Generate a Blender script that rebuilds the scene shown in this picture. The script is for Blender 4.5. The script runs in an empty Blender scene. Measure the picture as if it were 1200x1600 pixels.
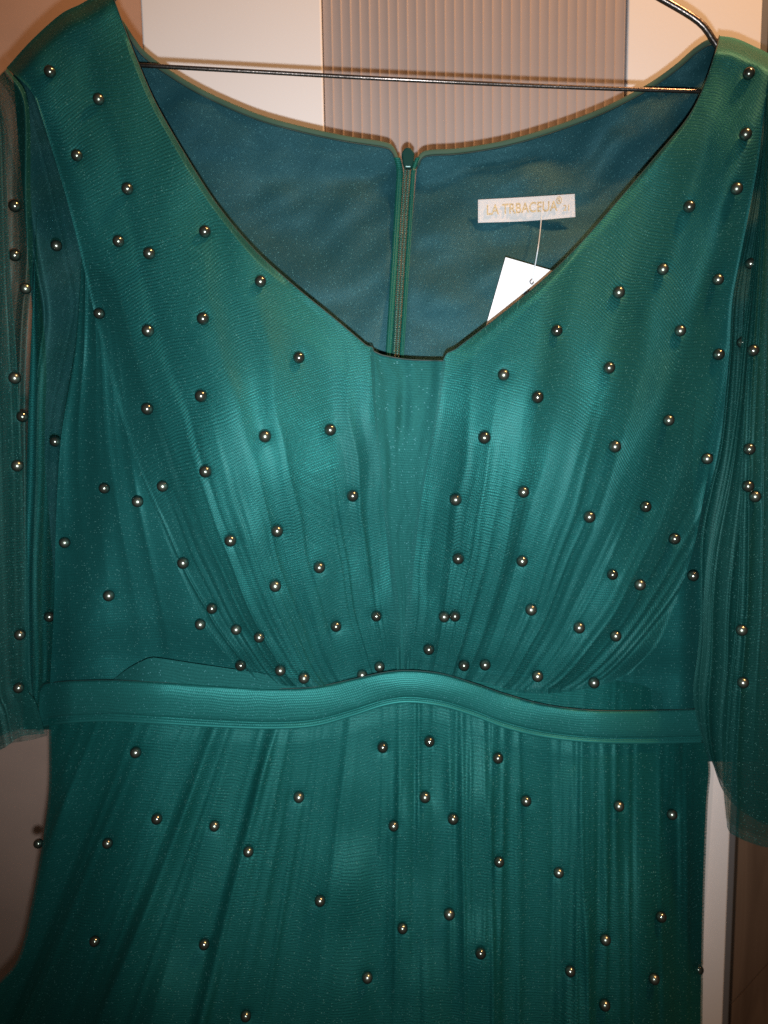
import bpy, math, random
import numpy as np
from mathutils import Matrix, Vector

random.seed(7)
rng = np.random.default_rng(11)
sc = bpy.context.scene
COL = sc.collection

# ------------------------------------------------------------------ camera
F = 1246.0                                   # focal length in photo pixels (1200 wide)
CAM = Vector((0.0, -0.50, 1.50))
PITCH, ROLL = math.radians(-7.0), math.radians(-0.9)
rot = Matrix.Rotation(math.radians(90) + PITCH, 3, 'X') @ Matrix.Rotation(ROLL, 3, 'Z')
cam_d = bpy.data.cameras.new('camera')
cam_d.sensor_fit = 'HORIZONTAL'
cam_d.sensor_width = 36.0
cam_d.lens = 36.0 * F / 1200.0
cam_d.clip_start, cam_d.clip_end = 0.02, 50.0
cam_o = bpy.data.objects.new('camera', cam_d)
COL.objects.link(cam_o)
cam_o.matrix_world = Matrix.Translation(CAM) @ rot.to_4x4()
sc.camera = cam_o
cam_d.dof.use_dof = True
cam_d.dof.focus_distance = 0.50
cam_d.dof.aperture_fstop = 11.0

# ------------------------------------------------------------------ world and lamps
w = bpy.data.worlds.new('World')
sc.world = w
w.use_nodes = True
w.node_tree.nodes['Background'].inputs[0].default_value = (1.0, 0.78, 0.6, 1)
w.node_tree.nodes['Background'].inputs[1].default_value = 0.035

def lamp(name, kind, loc, power, colour, radius):
    d = bpy.data.lights.new(name, kind)
    d.energy, d.color = power, colour
    d.shadow_soft_size = radius
    o = bpy.data.objects.new(name, d)
    COL.objects.link(o)
    o.location = loc
    return o

R3 = np.array(rot)
up = Vector(rot.col[1])
right = Vector(rot.col[0])
# the phone's flash, a few centimetres below the lens
fl = lamp('phone_flash', 'SPOT', CAM - up * 0.026 + right * 0.002, 21.0, (0.86, 0.94, 1.0), 0.004)
fl.data.spot_size = math.radians(92)
fl.data.spot_blend = 1.0
aim = Vector((0.0, 0.02, 1.45)) - fl.location
fl.rotation_euler = aim.to_track_quat('-Z', 'Y').to_euler()
# warm ceiling lamp above, to the right
lamp('ceiling_lamp', 'POINT', (0.62, -0.20, 2.55), 55.0, (1.0, 0.52, 0.22), 0.07)

sc.view_settings.view_transform = 'Standard'
sc.view_settings.look = 'None'
sc.view_settings.exposure = 0.0
sc.view_settings.gamma = 1.0
sc.cycles.transparent_max_bounces = 24
sc.cycles.max_bounces = 6
sc.cycles.use_denoising = False

# ------------------------------------------------------------------ helpers
def unproject(px, py, Y):
    """photo pixel + world depth Y -> world point (arrays)"""
    px, py, Y = np.broadcast_arrays(np.asarray(px, float), np.asarray(py, float), np.asarray(Y, float))
    d = np.stack([(px - 600) / F, (800 - py) / F, -np.ones_like(px)], -1) @ R3.T
    t = (Y - CAM.y) / d[..., 1]
    return d * t[..., None] + np.array(CAM)

def P(px, py, Y):
    return Vector(unproject(px, py, Y).tolist())

def link(o, parent=None):
    COL.objects.link(o)
    if parent is not None:
        o.parent = parent
    return o

def tag(o, label=None, cat=None, group=None, kind=None):
    if label: o['label'] = label
    if cat: o['category'] = cat
    if group: o['group'] = group
    if kind: o['kind'] = kind
    return o

def mesh_obj(name, verts, faces, mat, parent=None, smooth=True, uv=None):
    me = bpy.data.meshes.new(name)
    me.from_pydata([tuple(v) for v in verts], [], faces)
    if uv is not None:
        l = me.uv_layers.new(name='UVMap')
        idx = np.empty(len(me.loops), np.int32)
        me.loops.foreach_get('vertex_index', idx)
        l.data.foreach_set('uv', np.asarray(uv, np.float32)[idx].ravel())
    if smooth:
        me.polygons.foreach_set('use_smooth', np.ones(len(me.polygons), bool))
    me.materials.append(mat)
    me.update()
    return link(bpy.data.objects.new(name, me), parent)

def curve(pts, n):
    """Catmull-Rom through points, resampled to n by arc length"""
    p = np.array(pts, float)
    q = np.vstack([2 * p[0] - p[1], p, 2 * p[-1] - p[-2]])
    out = []
    for i in range(1, len(q) - 2):
        t = np.linspace(0, 1, 24, endpoint=False)[:, None]
        a, b, c, d = q[i - 1], q[i], q[i + 1], q[i + 2]
        out.append(0.5 * (2 * b + (c - a) * t + (2 * a - 5 * b + 4 * c - d) * t ** 2 + (3 * b - a - 3 * c + d) * t ** 3))
    out = np.vstack(out + [p[-1:]])
    s = np.concatenate([[0], np.cumsum(np.linalg.norm(np.diff(out, axis=0), axis=1))])
    g = np.linspace(0, s[-1], n)
    return np.stack([np.interp(g, s, out[:, k]) for k in range(out.shape[1])], -1)

def coons(top, bottom, left, right, nu, nv):
    T, B, L, Rr = curve(top, nu), curve(bottom, nu), curve(left, nv), curve(right, nv)
    u = np.linspace(0, 1, nu)[None, :, None]
    v = np.linspace(0, 1, nv)[:, None, None]
    # make the ends of the four curves meet
    c00, c10, c01, c11 = L[0], Rr[0], L[-1], Rr[-1]
    uu = np.linspace(0, 1, nu)[:, None]
    T = T + (1 - uu) * (c00 - T[0]) + uu * (c10 - T[-1])
    B = B + (1 - uu) * (c01 - B[0]) + uu * (c11 - B[-1])
    S = (1 - v) * T[None] + v * B[None] + (1 - u) * L[:, None] + u * Rr[:, None] \
        - ((1 - u) * (1 - v) * c00 + u * (1 - v) * c10 + (1 - u) * v * c01 + u * v * c11)
    U, V = np.meshgrid(np.linspace(0, 1, nu), np.linspace(0, 1, nv))
    return S[..., 0], S[..., 1], U, V

def grid_faces(nu, nv):
    i = np.arange(nv - 1)[:, None] * nu + np.arange(nu - 1)[None]
    return np.stack([i, i + nu, i + nu + 1, i + 1], -1).reshape(-1, 4).tolist()

def cloth(name, px, py, Y, mat, parent, U=None, V=None, uv=None):
    """a sheet of cloth: photo-plane outline, each vertex at its own depth"""
    nv, nu = px.shape
    W = unproject(px, py, Y)
    du = np.linalg.norm(np.diff(W, axis=1), axis=2).sum(1).mean()
    dv = np.linalg.norm(np.diff(W, axis=0), axis=2).sum(0).mean()
    if U is None:
        U, V = np.meshgrid(np.linspace(0, 1, nu), np.linspace(0, 1, nv))
    uv = np.stack([U * du, (1 - V) * dv], -1).reshape(-1, 2) if uv is None else np.stack(uv, -1).reshape(-1, 2)
    o = mesh_obj(name, W.reshape(-1, 3), grid_faces(nu, nv), mat, parent, True, uv)
    o_data = dict(obj=o, px=px.ravel(), py=py.ravel(), Y=np.asarray(Y).ravel())
    return o_data

def noise2(x, y, seed):
    """smooth value noise, -1..1"""
    r = np.random.default_rng(seed).uniform(-1, 1, (64, 64))
    xi, yi = np.floor(x).astype(int), np.floor(y).astype(int)
    fx, fy = x - xi, y - yi
    fx, fy = fx * fx * (3 - 2 * fx), fy * fy * (3 - 2 * fy)
    g = lambda a, b: r[a % 64, b % 64]
    return (g(xi, yi) * (1 - fx) + g(xi + 1, yi) * fx) * (1 - fy) + (g(xi, yi + 1) * (1 - fx) + g(xi + 1, yi + 1) * fx) * fy

def smooth(a, b, x):
    t = np.clip((x - a) / (b - a), 0, 1)
    return t * t * (3 - 2 * t)

def gauss(x, c, s):
    return np.exp(-((x - c) / s) ** 2)

def folds(U, V, n, wmin, wmax, amp, seed, top=0.0, wander=0.02, sharp=0.5):
    """gathered folds running along V; each has its own place, width, height and reach"""
    r = np.random.default_rng(seed)
    H = np.zeros_like(U)
    for k in range(n):
        c = r.uniform(0, 1)
        wd = r.uniform(wmin, wmax)
        a = amp * r.uniform(0.35, 1.0) * r.choice([1, 1, -0.6])
        v0, reach = r.uniform(-0.2, 0.9), r.uniform(0.3, 0.9)
        env = gauss(V, v0, reach)
        if top:
            env = env * (top + (1 - top) * smooth(0.0, 0.3, V))
        cc = c + wander * np.sin(V * r.uniform(1, 4) + r.uniform(0, 6))
        x = (U - cc) / wd
        prof = (1 - sharp) * np.exp(-x * x) + sharp * np.exp(-np.abs(x) * 1.6)
        H += a * env * prof * (0.75 + 0.5 * noise2(V * r.uniform(3, 8) + k * 3.7, U * 0 + k * 1.3, seed))
    return H

def tube(name, pts, radius, mat, parent=None, seg=10, flat=1.0):
    pts = [Vector(p) for p in pts]
    verts, faces = [], []
    n = len(pts)
    prev = None
    for i, p in enumerate(pts):
        t = (pts[min(i + 1, n - 1)] - pts[max(i - 1, 0)]).normalized()
        a = Vector((0, 1, 0)) if abs(t.y) < 0.9 else Vector((1, 0, 0))
        if prev is not None: a = prev
        b = t.cross(a).normalized()
        a = b.cross(t).normalized()
        prev = a
        r = radius[i] if hasattr(radius, '__len__') else radius
        for k in range(seg):
            q = 2 * math.pi * k / seg
            verts.append(p + a * (math.cos(q) * r * flat) + b * (math.sin(q) * r))
    for i in range(n - 1):
        for k in range(seg):
            k2 = (k + 1) % seg
            faces.append((i * seg + k, i * seg + k2, (i + 1) * seg + k2, (i + 1) * seg + k))
    faces.append(tuple(range(seg - 1, -1, -1)))
    faces.append(tuple((n - 1) * seg + k for k in range(seg)))
    return mesh_obj(name, verts, faces, mat, parent)

def prism_xz(name, poly, y0, y1, mat, parent=None, bevel=0.0):
    """polygon in X,Z extruded from depth y0 to y1"""
    n = len(poly)
    v = [(x, y0, z) for x, z in poly] + [(x, y1, z) for x, z in poly]
    f = [tuple(range(n)), tuple(range(2 * n - 1, n - 1, -1))] + [(i, i + n, (i + 1) % n + n, (i + 1) % n) for i in range(n)]
    o = mesh_obj(name, v, f, mat, parent, smooth=False)
    if bevel:
        m = o.modifiers.new('bevel', 'BEVEL'); m.width = bevel; m.segments = 3
    return o

# ------------------------------------------------------------------ materials
class NT:
    def __init__(self, name):
        self.m = bpy.data.materials.new(name)
        self.m.use_nodes = True
        self.t = self.m.node_tree
        self.t.nodes.clear()
        self.out = self.t.nodes.new('ShaderNodeOutputMaterial')
    def n(self, typ, **kw):
        o = self.t.nodes.new('ShaderNode' + typ)
        for k, v in kw.items():
            if k in o.inputs.keys(): self.set(o, k, v)
            else: setattr(o, k, v)
        return o
    def set(self, node, key, v):
        if isinstance(v, bpy.types.NodeSocket): self.t.links.new(v, node.inputs[key])
        else: node.inputs[key].default_value = v
    def math(self, op, a, b=0.0, c=0.0):
        o = self.t.nodes.new('ShaderNodeMath'); o.operation = op
        for i, v in enumerate((a, b, c)): self.set(o, i, v)
        return o.outputs[0]
    def ramp(self, fac, stops):
        o = self.t.nodes.new('ShaderNodeValToRGB')
        while len(o.color_ramp.elements) < len(stops): o.color_ramp.elements.new(0.5)
        for e, (p, c) in zip(o.color_ramp.elements, stops):
            e.position = p
            e.color = (c, c, c, 1) if isinstance(c, (int, float)) else (*c, 1)
        self.set(o, 0, fac)
        return o.outputs[0]
    def surf(self, s):
        self.t.links.new(s, self.out.inputs[0]); return self.m

def plain(name, col, rough=0.5, metal=0.0, noise=0.0, nscale=40.0, bump=0.0, bscale=400.0, spec=0.5):
    t = NT(name)
    tc = t.n('TexCoord')
    p = t.n('BsdfPrincipled', Roughness=rough, Metallic=metal)
    p.inputs['Specular IOR Level'].default_value = spec
    if noise:
        nz = t.n('TexNoise', Scale=nscale, Detail=4.0); t.set(nz, 'Vector', tc.outputs['Object'])
        c1 = tuple(c * (1 - noise) for c in col); c2 = tuple(min(1, c * (1 + noise)) for c in col)
        t.set(p, 'Base Color', t.ramp(nz.outputs[0], [(0.3, c1), (0.7, c2)]))
    else:
        p.inputs['Base Color'].default_value = (*col, 1)
    if bump:
        nb = t.n('TexNoise', Scale=bscale, Detail=3.0); t.set(nb, 'Vector', tc.outputs['Object'])
        b = t.n('Bump', Strength=bump, Distance=0.001); t.set(b, 'Height', nb.outputs[0])
        t.set(p, 'Normal', b.outputs[0])
    return t.surf(p.outputs[0])

def weave(t, rib, cross, seed=0.0):
    """fine knit: ribs along U crossed by finer stitches, in metres of cloth"""
    tc = t.n('TexCoord')
    nz = t.n('TexNoise', Scale=22.0, Detail=2.0); t.set(nz, 'Vector', tc.outputs['UV'])
    sx = t.n('SeparateXYZ'); t.set(sx, 0, tc.outputs['UV'])
    wob = t.math('MULTIPLY', t.math('SUBTRACT', nz.outputs[0], 0.5), 0.010)
    v = t.math('ADD', sx.outputs[1], wob)
    a = t.math('SINE', t.math('MULTIPLY', v, 2 * math.pi / rib))
    u = t.math('ADD', sx.outputs[0], t.math('MULTIPLY', wob, 0.6))
    b = t.math('SINE', t.math('MULTIPLY', t.math('ADD', u, t.math('MULTIPLY', v, 0.35)), 2 * math.pi / cross))
    return tc, a, b

def tulle(name, col, opac, metal=0.5, rib=0.0021, cross=0.0015, ribamp=0.22, glint=0.985, transl=0.25):
    t = NT(name)
    tc, a, b = weave(t, rib, cross)
    # where the ribbing shows and where it fades
    vis = t.n('TexNoise', Scale=9.0, Detail=1.0); t.set(vis, 'Vector', tc.outputs['UV'])
    k = t.ramp(vis.outputs[0], [(0.35, 0.25), (0.65, 1.0)])
    wv = t.math('ADD', t.math('MULTIPLY', a, ribamp), t.math('MULTIPLY', b, ribamp * 0.45))
    wv = t.math('MULTIPLY', wv, k)
    spk = t.n('TexWhiteNoise', noise_dimensions='2D')
    sv = t.n('VectorMath', operation='SCALE'); t.set(sv, 0, tc.outputs['UV']); sv.inputs['Scale'].default_value = 2100.0
    fl_ = t.n('VectorMath', operation='FLOOR'); t.set(fl_, 0, sv.outputs[0])
    t.set(spk, 0, fl_.outputs[0])
    grain = t.math('MULTIPLY', t.math('SUBTRACT', spk.outputs[0], 0.5), 0.34)
    fac = t.math('ADD', t.math('ADD', wv, grain), opac)
    lw = t.n('LayerWeight', Blend=0.5)
    fac = t.math('ADD', fac, t.math('MULTIPLY', lw.outputs['Facing'], 0.55))
    fac = t.n('Clamp', Value=fac).outputs[0]
    p = t.n('BsdfPrincipled', Roughness=0.54, Metallic=metal)
    p.inputs['Base Color'].default_value = (*col, 1)
    p.inputs['Specular IOR Level'].default_value = 0.26
    p.inputs['Specular Tint'].default_value = (0.6, 0.95, 0.85, 1)
    p.inputs['Coat Weight'].default_value = 0.28
    p.inputs['Coat Roughness'].default_value = 0.5
    bm = t.n('Bump', Strength=0.55, Distance=0.0005)
    t.set(bm, 'Height', t.math('ADD', wv, t.math('MULTIPLY', grain, 0.9)))
    t.set(p, 'Normal', bm.outputs[0])
    # thread glints, painted in as pale matte specks
    gl = t.n('BsdfDiffuse'); gl.inputs[0].default_value = (0.16, 0.42, 0.38, 1)
    spk2 = t.math('GREATER_THAN', spk.outputs[0], glint)
    m0 = t.n('MixShader'); t.set(m0, 0, t.math('MULTIPLY', spk2, 0.5)); t.set(m0, 1, p.outputs[0]); t.set(m0, 2, gl.outputs[0])
    tr = t.n('BsdfTranslucent'); tr.inputs[0].default_value = (*[c * 0.6 for c in col], 1)
    m1 = t.n('MixShader', Fac=transl); t.set(m1, 1, m0.outputs[0]); t.set(m1, 2, tr.outputs[0])
    tp = t.n('BsdfTransparent')
    m2 = t.n('MixShader'); t.set(m2, 0, fac); t.set(m2, 1, tp.outputs[0]); t.set(m2, 2, m1.outputs[0])
    return t.surf(m2.outputs[0])

def satin(name, col, rough=0.42, metal=0.0, rib=0.0017, cross=0.0011, spec=0.5, tint=(0.3, 1, 0.92), bump=0.35, ribc=0.10, glint=0.99):
    t = NT(name)
    tc, a, b = weave(t, rib, cross)
    spk = t.n('TexWhiteNoise', noise_dimensions='2D')
    sv = t.n('VectorMath', operation='SCALE'); t.set(sv, 0, tc.outputs['UV']); sv.inputs['Scale'].default_value = 2000.0
    fl_ = t.n('VectorMath', operation='FLOOR'); t.set(fl_, 0, sv.outputs[0]); t.set(spk, 0, fl_.outputs[0])
    big = t.n('TexNoise', Scale=16.0, Detail=3.0); t.set(big, 'Vector', tc.outputs['UV'])
    h = t.math('ADD', t.math('MULTIPLY', a, 0.5), t.math('ADD', t.math('MULTIPLY', b, 0.25), t.math('MULTIPLY', spk.outputs[0], 0.8)))
    shade = t.math('ADD', t.math('MULTIPLY', a, ribc), t.math('ADD', t.math('MULTIPLY', t.math('SUBTRACT', big.outputs[0], 0.5), 0.25),
                   t.math('ADD', t.math('MULTIPLY', t.math('SUBTRACT', spk.outputs[0], 0.5), 0.3), 1.0)))
    cm = t.n('VectorMath', operation='SCALE'); cm.inputs[0].default_value = col; t.set(cm, 'Scale', shade)
    p = t.n('BsdfPrincipled', Roughness=rough, Metallic=metal)
    t.set(p, 'Base Color', cm.outputs[0])
    p.inputs['Specular IOR Level'].default_value = spec
    p.inputs['Specular Tint'].default_value = (*tint, 1)
    bm = t.n('Bump', Strength=bump, Distance=0.0004); t.set(bm, 'Height', h)
    t.set(p, 'Normal', bm.outputs[0])
    gl = t.n('BsdfDiffuse'); gl.inputs[0].default_value = (0.12, 0.32, 0.34, 1)  # sparkle of the satin, put into the colour as scattered pale specks
    m0 = t.n('MixShader'); t.set(m0, 0, t.math('MULTIPLY', t.math('GREATER_THAN', spk.outputs[0], glint), 0.5))
    t.set(m0, 1, p.outputs[0]); t.set(m0, 2, gl.outputs[0])
    return t.surf(m0.outputs[0])

GREEN = (0.016, 0.154, 0.143)
M_TULLE = tulle('green_tulle', GREEN, 0.46)
M_SHEER = tulle('sheer_tulle', (0.006, 0.10, 0.085), 0.32, rib=0.0017, cross=0.0013, ribamp=0.14)
M_SLEEVE = tulle('sleeve_tulle', (0.010, 0.105, 0.090), 0.56, rib=0.0019, ribamp=0.16, transl=0.3)
M_SKIRT = tulle('skirt_tulle', (0.008, 0.142, 0.122), 0.44, rib=0.0022, ribamp=0.17)
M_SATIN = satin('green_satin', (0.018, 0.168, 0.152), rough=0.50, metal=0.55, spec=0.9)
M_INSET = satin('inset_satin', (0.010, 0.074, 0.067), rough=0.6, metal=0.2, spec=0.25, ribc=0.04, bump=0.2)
M_SIDE = satin('side_satin', (0.012, 0.120, 0.112), rough=0.55, metal=0.2, spec=0.5, rib=0.0019, ribc=0.22, bump=0.6)
M_BELT = satin('belt_satin', (0.013, 0.110, 0.098), rough=0.5, metal=0.3, spec=0.6, rib=0.0023, cross=0.0016, ribc=0.06, bump=0.25)
M_LINING = satin('lining_crepe', (0.013, 0.062, 0.074), rough=0.5, metal=0.2, spec=0.35, rib=0.0009, ribc=0.03, tint=(0.6, 1, 1))
M_BIND = satin('binding_satin', (0.045, 0.085, 0.055), rough=0.65, spec=0.3, rib=0.0016, tint=(1, 1, 0.8))
M_EDGE = plain('neck_edge', (0.006, 0.03, 0.026), 0.6)
M_ZIP = satin('zip_tape', (0.008, 0.085, 0.06), rough=0.5, spec=0.4, rib=0.0012, ribc=0.3)
M_COIL = plain('zip_coil', (0.02, 0.11, 0.08), 0.3, spec=0.7)
M_PULL = plain('zip_pull', (0.010, 0.055, 0.045), 0.3, metal=0.3)
M_WHITE = plain('label_white', (0.64, 0.59, 0.56), 0.8, bump=0.6, bscale=1800)
M_CARD = plain('card_white', (0.86, 0.86, 0.87), 0.5)
M_THREAD = plain('clear_thread', (0.6, 0.63, 0.63), 0.25)
M_GOLD = plain('gold_thread', (0.62, 0.45, 0.24), 0.45, metal=0.35, noise=0.6, nscale=1300)
M_WIRE = plain('hanger_wire', (0.22, 0.18, 0.16), 0.28, metal=0.95, noise=0.3, nscale=60, bump=0.15, bscale=500)
M_PANEL = plain('white_lacquer', (0.82, 0.80, 0.80), 0.45, noise=0.02, nscale=6, bump=0.03, bscale=300)
M_FLUTE = plain('fluted_beige', (0.40, 0.33, 0.305), 0.40, noise=0.05, nscale=12)
M_WALL = plain('taupe_wall', (0.52, 0.35, 0.275), 0.7, noise=0.06, nscale=14, bump=0.08, bscale=250)
M_TRIM = plain('white_trim', (0.75, 0.73, 0.72), 0.4)
M_STEEL = plain('grey_edge', (0.22, 0.22, 0.23), 0.35, metal=0.4)
M_BLACK = plain('black_gap', (0.008, 0.007, 0.007), 0.6)

def wood():
    t = NT('brown_wood')
    tc = t.n('TexCoord')
    mp = t.n('Mapping'); mp.inputs['Scale'].default_value = (14, 14, 1.6); t.set(mp, 0, tc.outputs['Object'])
    n1 = t.n('TexNoise', Scale=3.0, Detail=6.0, Distortion=1.2); t.set(n1, 'Vector', mp.outputs[0])
    p = t.n('BsdfPrincipled', Roughness=0.5)
    t.set(p, 'Base Color', t.ramp(n1.outputs[0], [(0.3, (0.10, 0.062, 0.04)), (0.55, (0.16, 0.105, 0.07)), (0.75, (0.13, 0.08, 0.05))]))
    return t.surf(p.outputs[0])
M_WOOD = wood()

def pearl():
    t = NT('dark_pearl')
    oi = t.n('ObjectInfo')
    p = t.n('BsdfPrincipled', Metallic=0.9)
    t.set(p, 'Roughness', t.math('ADD', t.math('MULTIPLY', oi.outputs['Random'], 0.14), 0.18))
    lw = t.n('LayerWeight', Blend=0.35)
    c = t.ramp(lw.outputs['Facing'], [(0.0, (0.22, 0.24, 0.19)), (0.38, (0.058, 0.068, 0.056)), (0.85, (0.012, 0.016, 0.014))])  # glow at the centre and dark rim painted into the base colour
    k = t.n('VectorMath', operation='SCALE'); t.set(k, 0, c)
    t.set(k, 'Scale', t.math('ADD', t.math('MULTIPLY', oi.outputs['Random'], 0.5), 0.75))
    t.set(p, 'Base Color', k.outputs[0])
    p.inputs['Coat Weight'].default_value = 0.6
    p.inputs['Coat Roughness'].default_value = 0.07
    return t.surf(p.outputs[0])
M_PEARL = pearl()

# ------------------------------------------------------------------ the background
YB = 0.20
Z0, Z1 = 0.6, 1.88
def X(px, py=100, Y=YB): return P(px, py, Y).x

tag(prism_xz('wall', [(-1.4, 0.3), (1.4, 0.3), (1.4, 2.6), (-1.4, 2.6)], 0.42, 0.46, M_WALL), kind='structure')

cup_b = bpy.data.objects.new('cupboard', None); link(cup_b)
cup_b.location = (0.0, YB + 0.02, Z0)
tag(cup_b, 'white cupboard front with a beige fluted panel behind the dress', 'cupboard')
def under(o, parent):
    """hang an object built in world coordinates under a parent without moving it"""
    o.parent = parent
    p, off = parent, Vector((0, 0, 0))
    while p is not None:
        off += p.location; p = p.parent
    o.matrix_parent_inverse = Matrix.Translation(-off)
    return o
x0, x1 = X(224), X(504)
under(prism_xz('side_panel', [(x0, Z0), (x1, Z0), (x1, Z1), (x0, Z1)], YB, YB + 0.022, M_PANEL, bevel=0.0015), cup_b)

fx0, fx1 = X(506), X(978)
flp = bpy.data.objects.new('fluted_panel', None); link(flp, cup_b)
under(prism_xz('backing', [(fx0, Z0), (fx1, Z0), (fx1, Z1), (fx0, Z1)], YB + 0.0092, YB + 0.020, M_FLUTE), flp)
NFL = 32
pit = (fx1 - fx0) / NFL
prof = []
for k in range(10):                                    # a shallow scoop rising to a narrow bright rib
    q = k / 9
    prof.append((q * pit * 0.84, -0.0009 * q ** 2.2))
prof += [(pit * 0.87, -0.00088), (pit * 0.96, -0.0002), (pit, 0.0)]
fv = [(x, y, z) for z in (0.0, Z1 - Z0) for x, y in prof]
n = len(prof)
ff = [(i, i + 1, i + 1 + n, i + n) for i in range(n - 1)]
fv += [(0, 0.0055, 0.0), (pit, 0.0055, 0.0), (0, 0.0055, Z1 - Z0), (pit, 0.0055, Z1 - Z0)]
ff += [(2 * n, 0, n, 2 * n + 2), (n - 1, 2 * n + 1, 2 * n + 3, 2 * n - 1), (2 * n + 1, 2 * n, 2 * n + 2, 2 * n + 3)]
fo = mesh_obj('flute', fv, ff, M_FLUTE, None, smooth=False)
for k in range(NFL):
    o = fo if k == 0 else fo.copy()
    if k: COL.objects.link(o)
    o.parent = flp
    o.location = (fx0 + k * pit - cup_b.location.x, YB + 0.0034 - cup_b.location.y, 0)

rx0, rx1 = X(980), X(1189)
under(prism_xz('door', [(rx0, Z0), (rx1, Z0), (rx1, Z1), (rx0, Z1)], YB + 0.001, YB + 0.022, M_PANEL, bevel=0.0015), cup_b)
under(prism_xz('edge_strip', [(rx1 + 0.0006, Z0), (rx1 + 0.007, Z0), (rx1 + 0.007, Z1), (rx1 + 0.0006, Z1)], YB + 0.004, YB + 0.022, M_STEEL, bevel=0.001), cup_b)
under(prism_xz('shadow_gap', [(rx1 + 0.0073, Z0), (rx1 + 0.011, Z0), (rx1 + 0.011, Z1), (rx1 + 0.0073, Z1)], YB + 0.018, YB + 0.024, M_BLACK), cup_b)
# brown board at the far right, two pieces meeting along a slanting joint
wb = bpy.data.objects.new('wooden_board', None); link(wb)
bx0, bx1 = rx1 + 0.0115, rx1 + 0.30
wb.location = ((bx0 + bx1) / 2, YB + 0.02, Z0)
tag(wb, 'brown wooden board with a slanting joint at the lower right edge', 'board')
za = P(1158, 1566, YB + 0.01).z; zb = za + (bx1 - bx0) * 1.25
for poly in ([(bx0, za + 0.001), (bx1, zb + 0.001), (bx1, Z1), (bx0, Z1)], [(bx0, Z0), (bx1, Z0), (bx1, zb - 0.001), (bx0, za - 0.001)]):
    b = prism_xz('plank', poly, YB + 0.008, YB + 0.022, M_WOOD)
    b.parent = wb; b.matrix_parent_inverse = Matrix.Translation(-wb.location)
# slim white lath standing against the door, seen between skirt and sleeve
a, b = P(1106, 1160, YB - 0.012), P(1092, 1500, YB - 0.012)
a2, b2 = P(1118.5, 1160, YB - 0.012), P(1097, 1500, YB - 0.012)
o = prism_xz('white_lath', [(b.x, b.z), (b2.x, b2.z), (a2.x, a2.z), (a.x, a.z)], YB - 0.012, YB - 0.001, M_TRIM)
tag(o, 'thin bright white strip between the skirt and the right sleeve', 'strip')

# ------------------------------------------------------------------ the hanger
YH = 0.070
hang = bpy.data.objects.new('wire_hanger', None); link(hang)
tag(hang, 'dark metal wire hanger holding the green dress', 'hanger')
bar = curve([(150, 97), (220, 102), (400, 112), (620, 124), (860, 135), (1095, 143), (1160, 144)], 60)
tube('crossbar', [P(x, y, YH + 0.0012 * math.sin(x / 60)) for x, y in bar], 0.0014, M_WIRE, hang)
armr = curve([(620, -250), (760, -160), (960, -42), (1030, -4), (1092, 34), (1118, 68), (1150, 110), (1168, 134), (1160, 144)], 60)
tube('arm', [P(x, y, YH) for x, y in armr], 0.0023, M_WIRE, hang)
arml = curve([(620, -250), (480, -170), (260, -55), (195, -20), (160, 20), (135, 60), (130, 88), (150, 97)], 60)
tube('arm', [P(x, y, YH) for x, y in arml], 0.0023, M_WIRE, hang)
hk = [(620, -250), (622, -330), (650, -400), (640, -480), (580, -500), (545, -450)]
tube('hook', [P(x, y, YH) for x, y in curve(hk, 30)], 0.0024, M_WIRE, hang)

# ------------------------------------------------------------------ the dress
dress = bpy.data.objects.new('evening_dress', None); link(dress)
tag(dress, 'emerald green tulle dress with dark pearls on a wire hanger', 'dress')

def front_depth(px, py):
    """the bodice front: two soft bust swells, shoulders and sides falling back"""
    y = 0.030 + 0.0 * px
    y = y - 0.038 * gauss(px, 385, 230) * gauss(py, 700, 270)
    y = y - 0.036 * gauss(px, 850, 225) * gauss(py, 700, 270)
    y = y + 0.010 * gauss(px, 632, 75) * gauss(py, 820, 230)
    y = y + 0.019 * smooth(330, 560, np.abs(px - 605)) * smooth(150, 600, py)
    y = y + 0.014 * smooth(500, 60, py)
    return y

def skirt_depth(px, py):
    y = 0.028 - 0.050 * smooth(1080, 1900, py)
    y = y + 0.055 * smooth(330, 620, np.abs(px - 590))
    return y

# outlines, viewer's left cup
L_ARM = [(10, 106), (47, 140), (64, 180), (100, 296), (122, 380), (140, 460)]
L_SEAM = [(165, 565), (198, 680), (232, 775), (268, 865), (300, 935), (330, 995), (392, 1062)]
L_NECK = [(170, -22), (178, 0), (205, 72), (213, 92), (245, 165), (300, 260), (345, 328), (400, 393), (460, 447), (520, 496), (570, 538), (584, 551)]
L_MID = [(588, 640), (600, 760), (615, 880), (626, 980), (626, 1056)]
R_ARM = [(1218, 92), (1196, 160), (1185, 250), (1167, 350), (1155, 412), (1144, 475), (1139, 560)]
R_SEAM = [(1126, 640), (1112, 710), (1099, 780), (1084, 855), (1060, 930), (1030, 1003), (985, 1052)]
R_NECK = [(1124, 56), (1117, 85), (1098, 140), (1072, 188), (1022, 248), (962, 318), (902, 386), (846, 440), (775, 498), (716, 543), (693, 563)]
R_MID = [(680, 650), (658, 760), (642, 870), (632, 980), (630, 1056)]

def cup(side):
    if side == 'L':
        top = [L_ARM[0], (50, 62), (95, 22), (130, 4), L_NECK[0]]
        left, rgt = L_ARM + L_SEAM, L_NECK + L_MID
        bottom = [L_SEAM[-1], (480, 1074), (560, 1062), L_MID[-1]]
    else:
        top = [R_NECK[0], (1150, 60), (1182, 74), R_ARM[0]]
        left, rgt = R_NECK + R_MID, R_ARM + R_SEAM
        bottom = [R_MID[-1], (740, 1064), (830, 1084), (930, 1074), R_SEAM[-1]]
    return top, bottom, left, rgt

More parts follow.
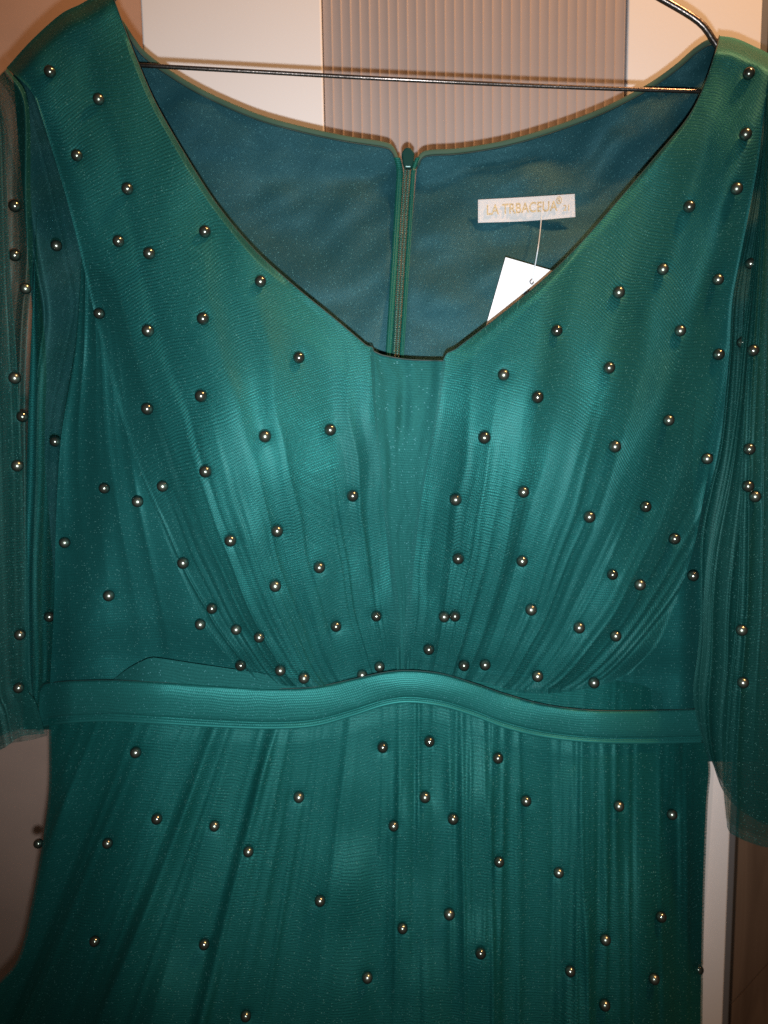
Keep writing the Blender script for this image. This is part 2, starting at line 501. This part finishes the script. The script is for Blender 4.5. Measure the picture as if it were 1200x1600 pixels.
def fan(px, py, side):
    """pleats run down from the shoulder and draw together under the bust"""
    x = px if side == 'L' else 1262 - px
    h = np.clip((1075 - py) / 1075, 0, 1)
    k = h ** 0.72
    return (x - 345 * (1 - k) + 265 * k) / (292 * (1 - k) + 830 * k)

CUPS = {}
for side, seed in (('L', 3), ('R', 21)):
    top, bottom, left, rgt = cup(side)
    # satin foundation
    px, py, U, V = coons(top, bottom, left, rgt, 90, 150)
    Yb = front_depth(px, py)
    Y = Yb + 0.0105 + 0.008 * smooth(0.82, 1.0, V) + 0.0050 * noise2(px / 75, py / 120, seed) + 0.0022 * noise2(px / 33, py / 60, seed + 5) * smooth(0.55, 0.95, V)
    Y = Y + 0.030 * smooth(0.03, 0.0, V) ** 2
    cup_o = cloth('bodice_cup', px, py, Y, M_SATIN, dress, U, V)
    # gathered tulle on top
    px, py, U, V = coons(top, bottom, left, rgt, 230, 330)
    E = U if side == 'L' else 1 - U                     # 0 at the armhole, 1 at the neckline
    FU, FV = fan(px, py, side), np.clip(py / 1075, 0, 1)
    FU = FU + 0.010 * noise2(px / 60, py / 80, seed + 7)
    g = smooth(0.62, 0.95, FV)
    H = folds(FU, FV, 22, 0.010, 0.026, 0.0042, seed + 1, wander=0.03, sharp=0.35) * (0.06 + 0.94 * smooth(0.45, 0.80, FV))
    H += folds(FU, FV, 70, 0.004, 0.011, 0.0034, seed + 2, wander=0.012, sharp=0.5) * g
    H += folds(FU, FV, 12, 0.045, 0.10, 0.0095, seed + 3, wander=0.03, sharp=0.1) * smooth(0.05, 0.3, FV)
    up_ = smooth(0.03, 0.12, FV) * smooth(0.75, 0.40, FV)   # long soft folds dropping from the shoulder
    for c_, w_, a_ in ((0.365, 0.035, 0.0045), (0.55, 0.060, 0.0065), (0.70, 0.040, 0.0035), (0.45, 0.030, -0.0030)):
        H += a_ * gauss(FU, c_ + 0.02 * (FV - 0.3), w_) * up_
    H += 0.0012 * noise2(px / 40, py / 120, seed + 9)
    H -= 0.006 * smooth(0.93, 1.0, V)                   # drawn in at the gathering
    H *= smooth(-0.01, 0.04, 1 - E)
    H += 0.0012 * gauss(E, 0.0, 0.012)
    Y = front_depth(px, py) - H - 0.0005
    Y = Y + 0.030 * smooth(0.03, 0.0, V) ** 2               # shoulder rolls over the wire
    cx = 610 if side == 'L' else 645
    along = np.hypot(px - cx, py - 1180) * 0.000425
    CUPS[side] = cloth('gathered_tulle', px, py, Y, M_TULLE, cup_o['obj'], uv=(FU * 0.30, along + 1.1 * H))
    edge = [np.stack([px[:, -1], py[:, -1], Y[:, -1]], -1) if side == 'L' else np.stack([px[:, 0], py[:, 0], Y[:, 0]], -1)][0]
    nk = len(edge)
    stop = int(np.argmax(edge[:, 1] > (549 if side == 'L' else 561)))
    e = edge[:stop + 1]
    tube('neckline_edge', [P(a, b, c + 0.0006) for a, b, c in e], 0.00042, M_EDGE, cup_o['obj'], 8)

# centre inset between the cups
topc = [(578, 545), (588, 551), (602, 556), (640, 562), (697, 564)]
leftc = [(578, 545), (584, 640), (596, 760), (608, 880), (618, 980), (620, 1062)]
rightc = [(697, 564), (684, 650), (662, 760), (648, 870), (640, 980), (640, 1062)]
px, py, U, V = coons(topc, [(620, 1062), (640, 1062)], leftc, rightc, 60, 200)
Y = front_depth(px, py) + 0.0020 - 0.0008 * noise2(px / 14, py / 80, 44) - 0.0002 * np.sin(U * 22 + 3 * noise2(px / 30, py / 40, 8))
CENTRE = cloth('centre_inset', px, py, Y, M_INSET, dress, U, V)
e = np.stack([px[0], py[0], Y[0]], -1)
tube('neckline_edge', [P(a, b, c) for a, b, c in e[1:-1]], 0.0005, M_EDGE, CENTRE['obj'], 8)

# side panels under the cups
px, py, U, V = coons([(128, 400), (180, 440)], [(76, 1110), (230, 1100), (420, 1110)],
                     [(128, 400), (118, 540), (96, 680), (88, 800), (84, 950), (76, 1110)],
                     [(180, 440), (235, 620), (300, 800), (370, 960), (420, 1110)], 120, 220)
Y = front_depth(px, py) + 0.010 + 0.010 * smooth(170, 80, px) + 0.008 * smooth(960, 1040, py) + 0.004 * noise2(px / 60, py / 110, 61) - 0.006 * gauss(px + (py - 800) * 0.25, 190, 45) * smooth(600, 900, py)
SL = cloth('side_panel', px, py, Y, M_SIDE, dress, U, V)
SIDEL = cloth('side_tulle', px, py, Y - 0.0025 - folds(U, V, 14, 0.03, 0.08, 0.003, 301, wander=0.05), M_TULLE, SL['obj'], uv=(px * 0.000425, -py * 0.000425))
px, py, U, V = coons([(1100, 520), (1150, 520)], [(930, 1130), (1100, 1130)],
                     [(1100, 520), (1060, 700), (1020, 850), (960, 980), (930, 1130)],
                     [(1150, 520), (1150, 640), (1125, 780), (1110, 920), (1100, 1130)], 90, 200)
Y = front_depth(px, py) + 0.010 + 0.012 * smooth(1060, 1110, px) + 0.008 * smooth(1000, 1060, py) + 0.005 * noise2(px / 45, py / 90, 71)
SR = cloth('side_panel', px, py, Y, M_SIDE, dress, U, V)
SIDER = cloth('side_tulle', px, py, Y - 0.0025 - folds(U, V, 10, 0.04, 0.10, 0.004, 311, wander=0.05), M_TULLE, SR['obj'], uv=(px * 0.000425, -py * 0.000425))

# yoke just above the belt
px, py, U, V = coons([(165, 1072), (198, 1046), (226, 1031), (236, 1028), (246, 1028), (300, 1036), (400, 1051), (500, 1066), (620, 1070)],
                     [(165, 1100), (400, 1110), (620, 1095)], [(165, 1072), (165, 1100)], [(620, 1070), (620, 1095)], 200, 20)
Y = skirt_depth(px, py) - 0.002 + 0.004 * smooth(230, 165, px) + 0.004 * smooth(420, 520, px)
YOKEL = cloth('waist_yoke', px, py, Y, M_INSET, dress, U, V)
px, py, U, V = coons([(640, 1030), (760, 1052), (860, 1060), (940, 1062), (1000, 1070), (1050, 1090), (1092, 1096)],
                     [(640, 1100), (860, 1130), (1092, 1140)], [(640, 1030), (640, 1100)], [(1092, 1096), (1092, 1140)], 240, 24)
Y = skirt_depth(px, py) + 0.006 - folds(U, V * 0 + 0.3, 30, 0.006, 0.02, 0.0014, 5, wander=0)
YOKER = cloth('waist_yoke', px, py, Y, M_SKIRT, dress, U, V)
px, py, U, V = coons([(640, 1036), (940, 1066), (1088, 1098)], [(640, 1110), (1088, 1140)], [(640, 1036), (640, 1110)], [(1088, 1098), (1088, 1140)], 60, 8)
cloth('yoke_lining', px, py, skirt_depth(px, py) + 0.0095, M_SIDE, YOKER['obj'], U, V)

# belt
B_TOP = [(62, 1078), (78, 1067), (160, 1063), (250, 1066), (330, 1071), (420, 1076), (490, 1074), (550, 1062), (600, 1051), (640, 1048), (690, 1053), (740, 1068), (790, 1085), (850, 1101), (920, 1110), (1000, 1111), (1088, 1108)]
B_BOT = [(60, 1140), (76, 1131), (160, 1125), (250, 1129), (330, 1134), (420, 1137), (490, 1133), (550, 1117), (600, 1101), (640, 1096), (690, 1102), (740, 1117), (790, 1136), (850, 1150), (920, 1158), (1000, 1160), (1100, 1158)]
nu, nv = 420, 40
T, B = curve(B_TOP, nu), curve(B_BOT, nu)
v = np.linspace(0, 1, nv)[:, None, None]
S = T[None] * (1 - v) + B[None] * v
px, py = S[..., 0], S[..., 1]
U, V = np.meshgrid(np.linspace(0, 1, nu), np.linspace(0, 1, nv))
Y = skirt_depth(px, py) - 0.004 - 0.0022 * np.sin(np.pi * np.clip(V, 0, 0.86) / 0.86) ** 0.5 + 0.0016 * gauss(V, 0.87, 0.025) - 0.0010 * gauss(V, 0.94, 0.05)
Y = Y - 0.006 * gauss(px, 640, 120) + 0.0008 * noise2(px / 80, py / 30, 14) + 0.004 * smooth(0.04, 0.0, V) * 0.5 + 0.014 * smooth(115, 60, px)
BELT = cloth('waistband', px, py, Y, M_BELT, dress, U, V)
e = np.stack([px[-1], py[-1], Y[-1]], -1)
tube('piping', [P(a, b, c - 0.0002) for a, b, c in e[::2]], 0.0012, M_BELT, BELT['obj'], 10)
e = np.stack([px[0], py[0], Y[0]], -1)
tube('upper_edge', [P(a, b, c + 0.0006) for a, b, c in e[::2]], 0.0006, M_EDGE, BELT['obj'], 8)

# skirt: lining and gathered tulle
S_TOP = [(x, y - 8) for x, y in B_BOT[1:]]
S_LEFT = [(76, 1123), (76, 1240), (64, 1330), (48, 1420), (27, 1500), (-12, 1548), (-70, 1640), (-110, 1720)]
S_RIGHT = [(1100, 1150), (1110, 1200), (1106, 1260), (1101, 1400), (1098, 1560), (1097, 1720)]
S_BOT = [(-110, 1720), (250, 1725), (640, 1725), (1097, 1720)]
ins = lambda pts, d: [(x + d, y) for x, y in pts]
px, py, U, V = coons(S_TOP, S_BOT, ins(S_LEFT, 4), ins(S_RIGHT, -3), 140, 120)
Y = skirt_depth(px, py) + 0.014 + 0.004 * np.sin(U * 40 + 3 * noise2(px / 200, py / 300, 2)) * smooth(0, 0.4, V)
SKL = cloth('skirt_lining', px, py, Y, M_SIDE, dress, U, V)
px, py, U, V = coons(S_TOP, S_BOT, S_LEFT, S_RIGHT, 420, 230)
def skirt_fan(px, py):
    """where each fold starts at the belt; the left folds sweep out to the left"""
    k = np.clip((py - 1130) / 470, 0, 1.3)
    xt = px.copy()
    for _ in range(25):
        xt = px + 195 * smooth(690, 230, xt) * k
    return (xt - 70) / 1040
FU = skirt_fan(px, py)
FV = np.clip((py - 1110) / 600, 0, 1)
H = folds(FU, FV, 46, 0.007, 0.018, 0.0080, 101, top=0.35, wander=0.006, sharp=0.55)
H += folds(FU, FV, 110, 0.0025, 0.006, 0.0034, 102, top=0.7, wander=0.004, sharp=0.5) * (0.45 + 0.55 * smooth(0.4, 0.6, FU))
H += folds(FU, FV, 16, 0.025, 0.05, 0.0150, 103, top=0.15, wander=0.01, sharp=0.1)
H += 0.008 * gauss(FU, 0.345, 0.006) * smooth(0.0, 0.2, FV) + 0.005 * gauss(FU, 0.26, 0.012)
H *= smooth(-0.01, 0.03, U) * smooth(-0.01, 0.03, 1 - U)
Y = skirt_depth(px, py) - H * 0.8 - 0.0005 + 0.002 * smooth(0.06, 0.0, V)
tt = (-py + 0.22 * (px - 640) * smooth(640, 250, px)) * 0.000425
SKIRT = cloth('skirt_tulle', px, py, Y, M_SKIRT, dress, uv=(FU * 0.5, tt + 1.0 * H))

# back of the bodice seen from inside, in two halves with the zip between
YK = 0.100
def back_depth(px, py):
    return YK - 0.012 * smooth(300, 30, py) - 0.040 * smooth(250, 600, py) * smooth(520, 300, np.abs(px - 620))
def back_half(top, xbot0, xbot1, ybot, seed):
    nu, nv = 160, 120
    T = curve(top, nu)
    Bx = np.linspace(xbot0, xbot1, nu)
    v = np.linspace(0, 1, nv)[:, None]
    px = T[None, :, 0] * (1 - v ** 1.0) + Bx[None] * v
    py = T[None, :, 1] * (1 - v) + ybot * v
    U, V = np.meshgrid(np.linspace(0, 1, nu), np.linspace(0, 1, nv))
    return px, py, U, V, T
LB_TOP = [(20, 112), (60, 68), (110, 34), (160, 22), (186, 28), (205, 55), (225, 80), (262, 108), (320, 142), (400, 177), (470, 197), (540, 212), (598, 221), (613, 229), (622, 252)]
RB_TOP = [(652, 254), (658, 240), (672, 234), (720, 231), (790, 219), (860, 199), (940, 169), (1010, 133), (1055, 102), (1090, 72), (1116, 60), (1150, 70), (1200, 110)]
BACKS = []
for top, a, b, sd in ((LB_TOP, 100, 606, 31), (RB_TOP, 572, 1185, 33)):
    px, py, U, V, T = back_half(top, a, b, 1090 if sd == 31 else 1190, sd)
    Y = back_depth(px, py) + 0.004 * noise2(px / 110 + py / 160, py / 70 - px / 200, sd) + 0.0012 * noise2(px / 40 + py / 60, py / 28, sd + 1)
    if sd == 33:
        d = (px * 0.42 + py * 0.9)
        Y = Y + 0.0030 * np.sin(d / 17 + 2 * noise2(px / 90, py / 90, 3)) * smooth(720, 760, px * 0 + 740 + (px - 640) * 0.4) * smooth(560, 300, py)
    Y = Y - 0.030 * smooth(620, 400, px * 0) * 0
    BK = cloth('back_lining', px, py, Y, M_LINING, dress, U, V)
    BACKS.append(BK)
    e = np.stack([px[0], py[0], Y[0]], -1)
    sel = e[(e[:, 0] > 184) & (e[:, 0] < 1118)]
    tube('neckline_binding', [P(x, y + 4, c - 0.0008) for x, y, c in sel], 0.0017, M_BIND, BK['obj'], 12, flat=0.35)
    tube('stitching', [P(x, y + 9.5, c - 0.0010) for x, y, c in sel], 0.00055, M_EDGE, BK['obj'], 6)

# zip
zipo = bpy.data.objects.new('zipper', None); link(zipo, dress)
def zline(dx, y0=252, y1=640, Y=YK - 0.003, n=60):
    out = []
    for k in range(n):
        y = y0 + (y1 - y0) * k / (n - 1)
        out.append((637 - (y - 250) * 0.0615 + dx, y, Y - YK + float(back_depth(637.0, y))))
    return out
def strip(name, d0, d1, mat, Y, y0=246):
    A, Bq = zline(d0, y0, Y=Y), zline(d1, y0, Y=Y)
    nn = 7
    px = np.array([[a[0] + (b[0] - a[0]) * q / (nn - 1) for q in range(nn)] for a, b in zip(A, Bq)])
    py = np.array([[a[1]] * nn for a in A])
    q = np.linspace(-1, 1, nn)[None]
    flare = np.clip((275 - py) / 30, 0, 1) ** 2
    px = px + flare * np.sign(d0 + d1) * 7
    return cloth(name, px, py, Y - YK + back_depth(637.0, py) - 0.0018 * np.sqrt(np.clip(1 - q * q, 0, 1)) + 0 * px, mat, zipo)
strip('zipper_tape', -16, -5.5, M_ZIP, YK - 0.0025)
strip('zipper_tape', 5.5, 13, M_ZIP, YK - 0.0025)
for dx in (-13, -10, 9.5, 12):
    tube('tape_cord', [P(*a) for a in zline(dx, 262, Y=YK - 0.0045)], 0.0004, M_COIL, zipo, 6)
for dx in (-2.6, 2.6):                                    # each coil: one helix of filament
    pts = []
    for k in range(900):
        y = 262 + 378 * k / 899
        q = k * 2 * math.pi / 8
        pts.append(P(637 - (y - 250) * 0.0615 + dx + 2.0 * math.cos(q), y, float(back_depth(637.0, y)) - 0.0042 - 0.0011 * math.sin(q)))
    tube('zipper_coil', pts, 0.00042, M_COIL, zipo, 5)
sl = [(627, 240), (632, 233), (637, 231), (642, 233), (648, 240), (646, 255), (643, 264), (632, 264), (629, 255)]
pts = [P(x, y, YK - 0.006) for x, y in sl]
o = prism_xz('slider', [(p.x, p.z) for p in reversed(pts)], YK - 0.0085, YK - 0.003, M_PULL, zipo, bevel=0.0012)

# brand label sewn into the lining
lbl = bpy.data.objects.new('brand_label', None); link(lbl, dress)
YL = float(back_depth(822.0, 326.0)) - 0.0075
q = [(747, 312), (898, 303), (899, 339), (747, 348)]
px, py, U, V = coons([q[0], (820, 308), q[1]], [q[3], (820, 345.5), q[2]], [q[0], q[3]], [q[1], q[2]], 40, 14)
cloth('label_ribbon', px, py, YL - 0.0006 * np.sin(U * 9), M_WHITE, lbl, U, V)
pa, pb = P(*q[3], YL - 0.0012), P(*q[2], YL - 0.0012)
hgt = (P(*q[0], YL) - P(*q[3], YL)).length
def letters(txt, u0, u1, v0, size):
    cu = bpy.data.curves.new('lettering', 'FONT')
    cu.body = txt; cu.size = 1.0; cu.offset = 0.012; cu.extrude = 0.02
    ob = bpy.data.objects.new('lettering', cu); COL.objects.link(ob)
    bpy.context.view_layer.update()
    me = bpy.data.meshes.new_from_object(ob.evaluated_get(bpy.context.evaluated_depsgraph_get()))
    bpy.data.objects.remove(ob)
    co = np.empty(len(me.vertices) * 3); me.vertices.foreach_get('co', co); co = co.reshape(-1, 3)
    co[:, 0] -= co[:, 0].min(); wd = co[:, 0].max()
    ex = (pb - pa); ez = Vector((0, 0, 1))
    W = np.array(pa)[None] + np.outer(u0 + co[:, 0] / wd * (u1 - u0), np.array(ex)) + np.outer(v0 * hgt + co[:, 1] * size * hgt, np.array(ez)) + np.outer(co[:, 2] * 0.01, np.array((0, -1, 0)))
    me.vertices.foreach_set('co', W.ravel()); me.update()
    me.materials.clear(); me.materials.append(M_GOLD); me.name = 'lettering'
    o = link(bpy.data.objects.new('lettering', me), lbl)
    o['kind'] = 'stuff'
for u in (0.012, 0.985):
    for k in range(5):
        a_, b_ = 0.06 + k * 0.19, 0.16 + k * 0.19
        base = pa + (pb - pa) * u + Vector((0, -0.0004, 0))
        tube('stitch', [base + Vector((0, 0, hgt * a_)), base + Vector((0.0001, -0.0003, hgt * (a_ + b_) / 2)), base + Vector((0, 0, hgt * b_))], 0.00022, M_THREAD, lbl, 6)
letters('LA TRBACEUA', 0.09, 0.815, 0.32, 0.62)
letters('®', 0.80, 0.86, 0.60, 0.45)
letters('21', 0.875, 0.935, 0.30, 0.36)

# sleeves
M_SL = M_SLEEVE
def sleeve(name, top, bottom, left, rgt, nu, nv, depth, seed, nf, amp, parent=dress, mat=M_SL):
    px, py, U, V = coons(top, bottom, left, rgt, nu, nv)
    H = folds(U, V, nf, 0.02, 0.08, amp, seed, wander=0.05, sharp=0.3) + folds(U, V, nf, 0.008, 0.025, amp * 0.35, seed + 1, wander=0.05)
    Y = depth(px, py) - H
    return cloth(name, px, py, Y, mat, parent, U, V)

SLE_L = bpy.data.objects.new('sleeve', None); link(SLE_L, dress)
nvv, nuu = 160, 24
V_, U_ = np.meshgrid(np.linspace(0, 1, nvv), np.linspace(0, 1, nuu), indexing='ij')
gy = 330 + 810 * V_
gx = (36 + 22 * (1 - V_) ** 2) + U_ * (54 - 2 * V_) * smooth(0.0, 0.35, V_)
gY = 0.055 + 0.085 * U_ + 0.003 * np.sin(U_ * 26 + 2 * noise2(gx / 30, gy / 150, 77))
cloth('inner_fold', gx, gy, gY, M_SIDE, SLE_L, U_, V_)
SLE_R = bpy.data.objects.new('sleeve', None); link(SLE_R, dress)
sa = sleeve('back_layer', [(-80, 195), (-25, 140), (10, 106)], [(-85, 1200), (0, 1166), (40, 1158), (74, 1150)],
            [(-80, 195), (-85, 600), (-85, 1200)], L_ARM[:1] + [(47, 140), (64, 180), (100, 296), (126, 390), (142, 470), (124, 560), (104, 655), (96, 800), (90, 950), (80, 1065), (74, 1150)],
            130, 240, lambda x, y: 0.062 + 0.02 * smooth(200, 600, y) - 0.012 * smooth(40, 130, x), 201, 16, 0.004, SLE_L, M_SHEER)
sb = sleeve('middle_layer', [(-80, 190), (-20, 136), (12, 107)], [(-85, 1180), (0, 1150), (60, 1128)],
            [(-80, 190), (-85, 600), (-85, 1180)], [(12, 107), (44, 160), (48, 300), (52, 400), (44, 500), (40, 620), (42, 760), (44, 900), (48, 1060), (60, 1128)],
            120, 240, lambda x, y: 0.044 + 0.012 * smooth(300, 700, y), 211, 18, 0.004, SLE_L)
sf = sleeve('front_layer', [(-80, 185), (-30, 140), (-6, 128)], [(-85, 1205), (0, 1172), (30, 1152), (70, 1146)],
            [(-80, 185), (-85, 600), (-85, 1205)], [(-6, 128), (6, 200), (11, 300), (16, 420), (24, 530), (29, 620), (35, 750), (38, 900), (40, 1060), (56, 1098), (70, 1146)],
            110, 240, lambda x, y: 0.024 + 0.008 * smooth(300, 900, y), 221, 8, 0.003, SLE_L)
ra = sleeve('back_layer', [(1192, 150), (1218, 92), (1290, 150)], [(1110, 1186), (1128, 1222), (1160, 1262), (1200, 1290), (1290, 1300)],
            [(1192, 150), (1185, 250), (1168, 350), (1155, 412), (1144, 475), (1138, 570), (1126, 690), (1108, 770), (1096, 830), (1093, 900), (1094, 960), (1090, 1020), (1083, 1080), (1092, 1140), (1110, 1186)],
            [(1290, 150), (1300, 600), (1290, 1300)], 130, 260, lambda x, y: 0.055 - 0.02 * smooth(300, 800, y), 231, 14, 0.004, SLE_R)
rm = sleeve('middle_layer', [(1196, 155), (1218, 95), (1290, 145)], [(1112, 1188), (1130, 1236), (1160, 1268), (1200, 1285), (1290, 1300)],
            [(1196, 155), (1188, 300), (1174, 420), (1160, 520), (1148, 640), (1132, 740), (1110, 840), (1100, 920), (1098, 1000), (1092, 1080), (1098, 1140), (1112, 1188)],
            [(1290, 145), (1300, 600), (1290, 1300)], 120, 260, lambda x, y: 0.045 - 0.02 * smooth(300, 800, y), 251, 12, 0.004, SLE_R)
rf = sleeve('front_layer', [(1200, 160), (1218, 98), (1290, 140)], [(1136, 1292), (1143, 1303), (1170, 1316), (1205, 1325), (1290, 1330)],
            [(1200, 160), (1190, 300), (1180, 420), (1170, 540), (1160, 680), (1156, 800), (1150, 950), (1136, 1080), (1129, 1200), (1136, 1292)],
            [(1290, 140), (1300, 600), (1290, 1330)], 120, 260, lambda x, y: 0.034 - 0.018 * smooth(300, 800, y), 241, 10, 0.004, SLE_R)

# ------------------------------------------------------------------ the swing tag
tg = bpy.data.objects.new('price_tag', None); link(tg)
tag(tg, 'blank white card tag hanging by a clear thread inside the neckline', 'tag')
YT = 0.052
pts = [P(x, y, YT) for x, y in ((790, 402), (884, 429), (842, 590), (744, 563))]
prism_xz('card', [(p.x, p.z) for p in reversed(pts)], YT, YT + 0.0006, M_CARD, tg)
th = curve([(846, 322, YL - 0.002), (845, 350, YL - 0.008), (841, 385, YT - 0.006), (836, 415, YT - 0.003), (831, 438, YT - 0.001)], 30)
tube('thread', [P(*p) for p in th], 0.00042, M_THREAD, tg, 8)
kn = curve([(831, 436, YT - 0.0012), (828, 440, YT - 0.0018), (831, 444, YT - 0.0015), (834, 440, YT - 0.0015)], 14)
tube('knot', [P(*p) for p in kn], 0.0005, M_STEEL, tg, 8)

# ------------------------------------------------------------------ pearls
RB = 0.0038
seg, ring = 20, 12
vs = [(0, 0, RB)]
for i in range(1, ring):
    for k in range(seg):
        a, b = math.pi * i / ring, 2 * math.pi * k / seg
        vs.append((RB * math.sin(a) * math.cos(b), RB * math.sin(a) * math.sin(b), RB * math.cos(a)))
vs.append((0, 0, -RB))
fs = [(0, 1 + k, 1 + (k + 1) % seg) for k in range(seg)]
for i in range(ring - 2):
    for k in range(seg):
        a, b = 1 + i * seg, 1 + (i + 1) * seg
        fs.append((a + k, b + k, b + (k + 1) % seg, a + (k + 1) % seg))
la = 1 + (ring - 2) * seg
fs += [(la + k, len(vs) - 1, la + (k + 1) % seg) for k in range(seg)]
pm = bpy.data.meshes.new('pearl')
pm.from_pydata(vs, [], fs)
pm.polygons.foreach_set('use_smooth', np.ones(len(pm.polygons), bool))
pm.materials.append(M_PEARL); pm.update()

def pearls(host, spots, parent=None, lift=0.0022):
    for x, y in spots:
        d = (host['px'] - x) ** 2 + (host['py'] - y) ** 2
        near = np.argsort(d)[:8]
        Yh = host['Y'][near].min()
        near2 = np.nonzero(d < 22 ** 2)[0]                  # the stitch pulls the net in a little
        vv = host['obj'].data.vertices
        for q in near2:
            vv[int(q)].co.y += 0.0020 * math.exp(-d[q] / 110.0)
        o = bpy.data.objects.new('pearl', pm)
        link(o, parent or host['obj'].parent if host['obj'].parent is not dress else host['obj'])
        o.location = P(x, y, Yh - lift)
        s = random.uniform(0.95, 1.04)
        o.scale = (s, s, s)
        o.rotation_euler = (random.uniform(0, 6), random.uniform(0, 6), 0)

pearls(CUPS['L'], [(78,112),(154,155),(120,243),(199,295),(320,362),(185,377),(233,396),(407,440),(155,490),(231,517),(317,498),(467,559),
    (230,639),(314,619),(414,682),(516,672),(321,737),(254,760),(215,784),(551,775),(433,830),(360,845),(286,880),(499,887),(430,916),
    (331,951),(313,976),(369,984),(405,996),(376,1040),(438,1048),(475,1060),(525,979),(588,963),(593,1042),(566,1055)])
pearls(CUPS['R'], [(1170,115),(1165,210),(1151,295),(1077,323),(1036,421),(967,457),(1122,437),(870,517),(1063,517),(1123,554),(952,575),
    (787,586),(840,621),(1045,657),(961,698),(757,684),(1105,717),(712,781),(818,769),(921,808),(1009,792),(1054,842),(716,873),(816,877),
    (957,898),(1000,914),(830,953),(694,964),(711,963),(905,981),(962,994),(670,1015),(725,1040),(758,1039),(840,1057),(928,1067)])
pearls(SIDEL, [(163,763),(101,848),(170,931)])
pearls(sa, [(88,384),(77,964)], SLE_L)
pearls(sb, [(23,322),(23,399)], SLE_L, 0.012)
pearls(sb, [(40,451),(86,690)], SLE_L)
pearls(sf, [(23,591),(35,651),(27,728),(31,992),(29,1075)], SLE_L)
pearls(ra, [(1173,412),(1160,535),(1083,900)], SLE_R)
pearls(rf, [(1177,548),(1171,702),(1169,760),(1180,776),(1159,985),(1161,1067)], SLE_R)
pearls(SKIRT, [(212,1176),(245,1280),(335,1291),(388,1331),(467,1246),(168,1318),(148,1471),(319,1476),(500,1408),(384,1588),
    (574,1528),(598,1168),(671,1159),(778,1185),(664,1246),(615,1291),(708,1280),(822,1252),(967,1260),(1050,1273),(780,1347),(873,1364),
    (702,1429),(629,1451),(751,1490),(946,1469),(1033,1433),(891,1518),(1022,1530),(945,1571)])
pearls(SKIRT, [(60,1318),(1091,1515)], None, -0.006)
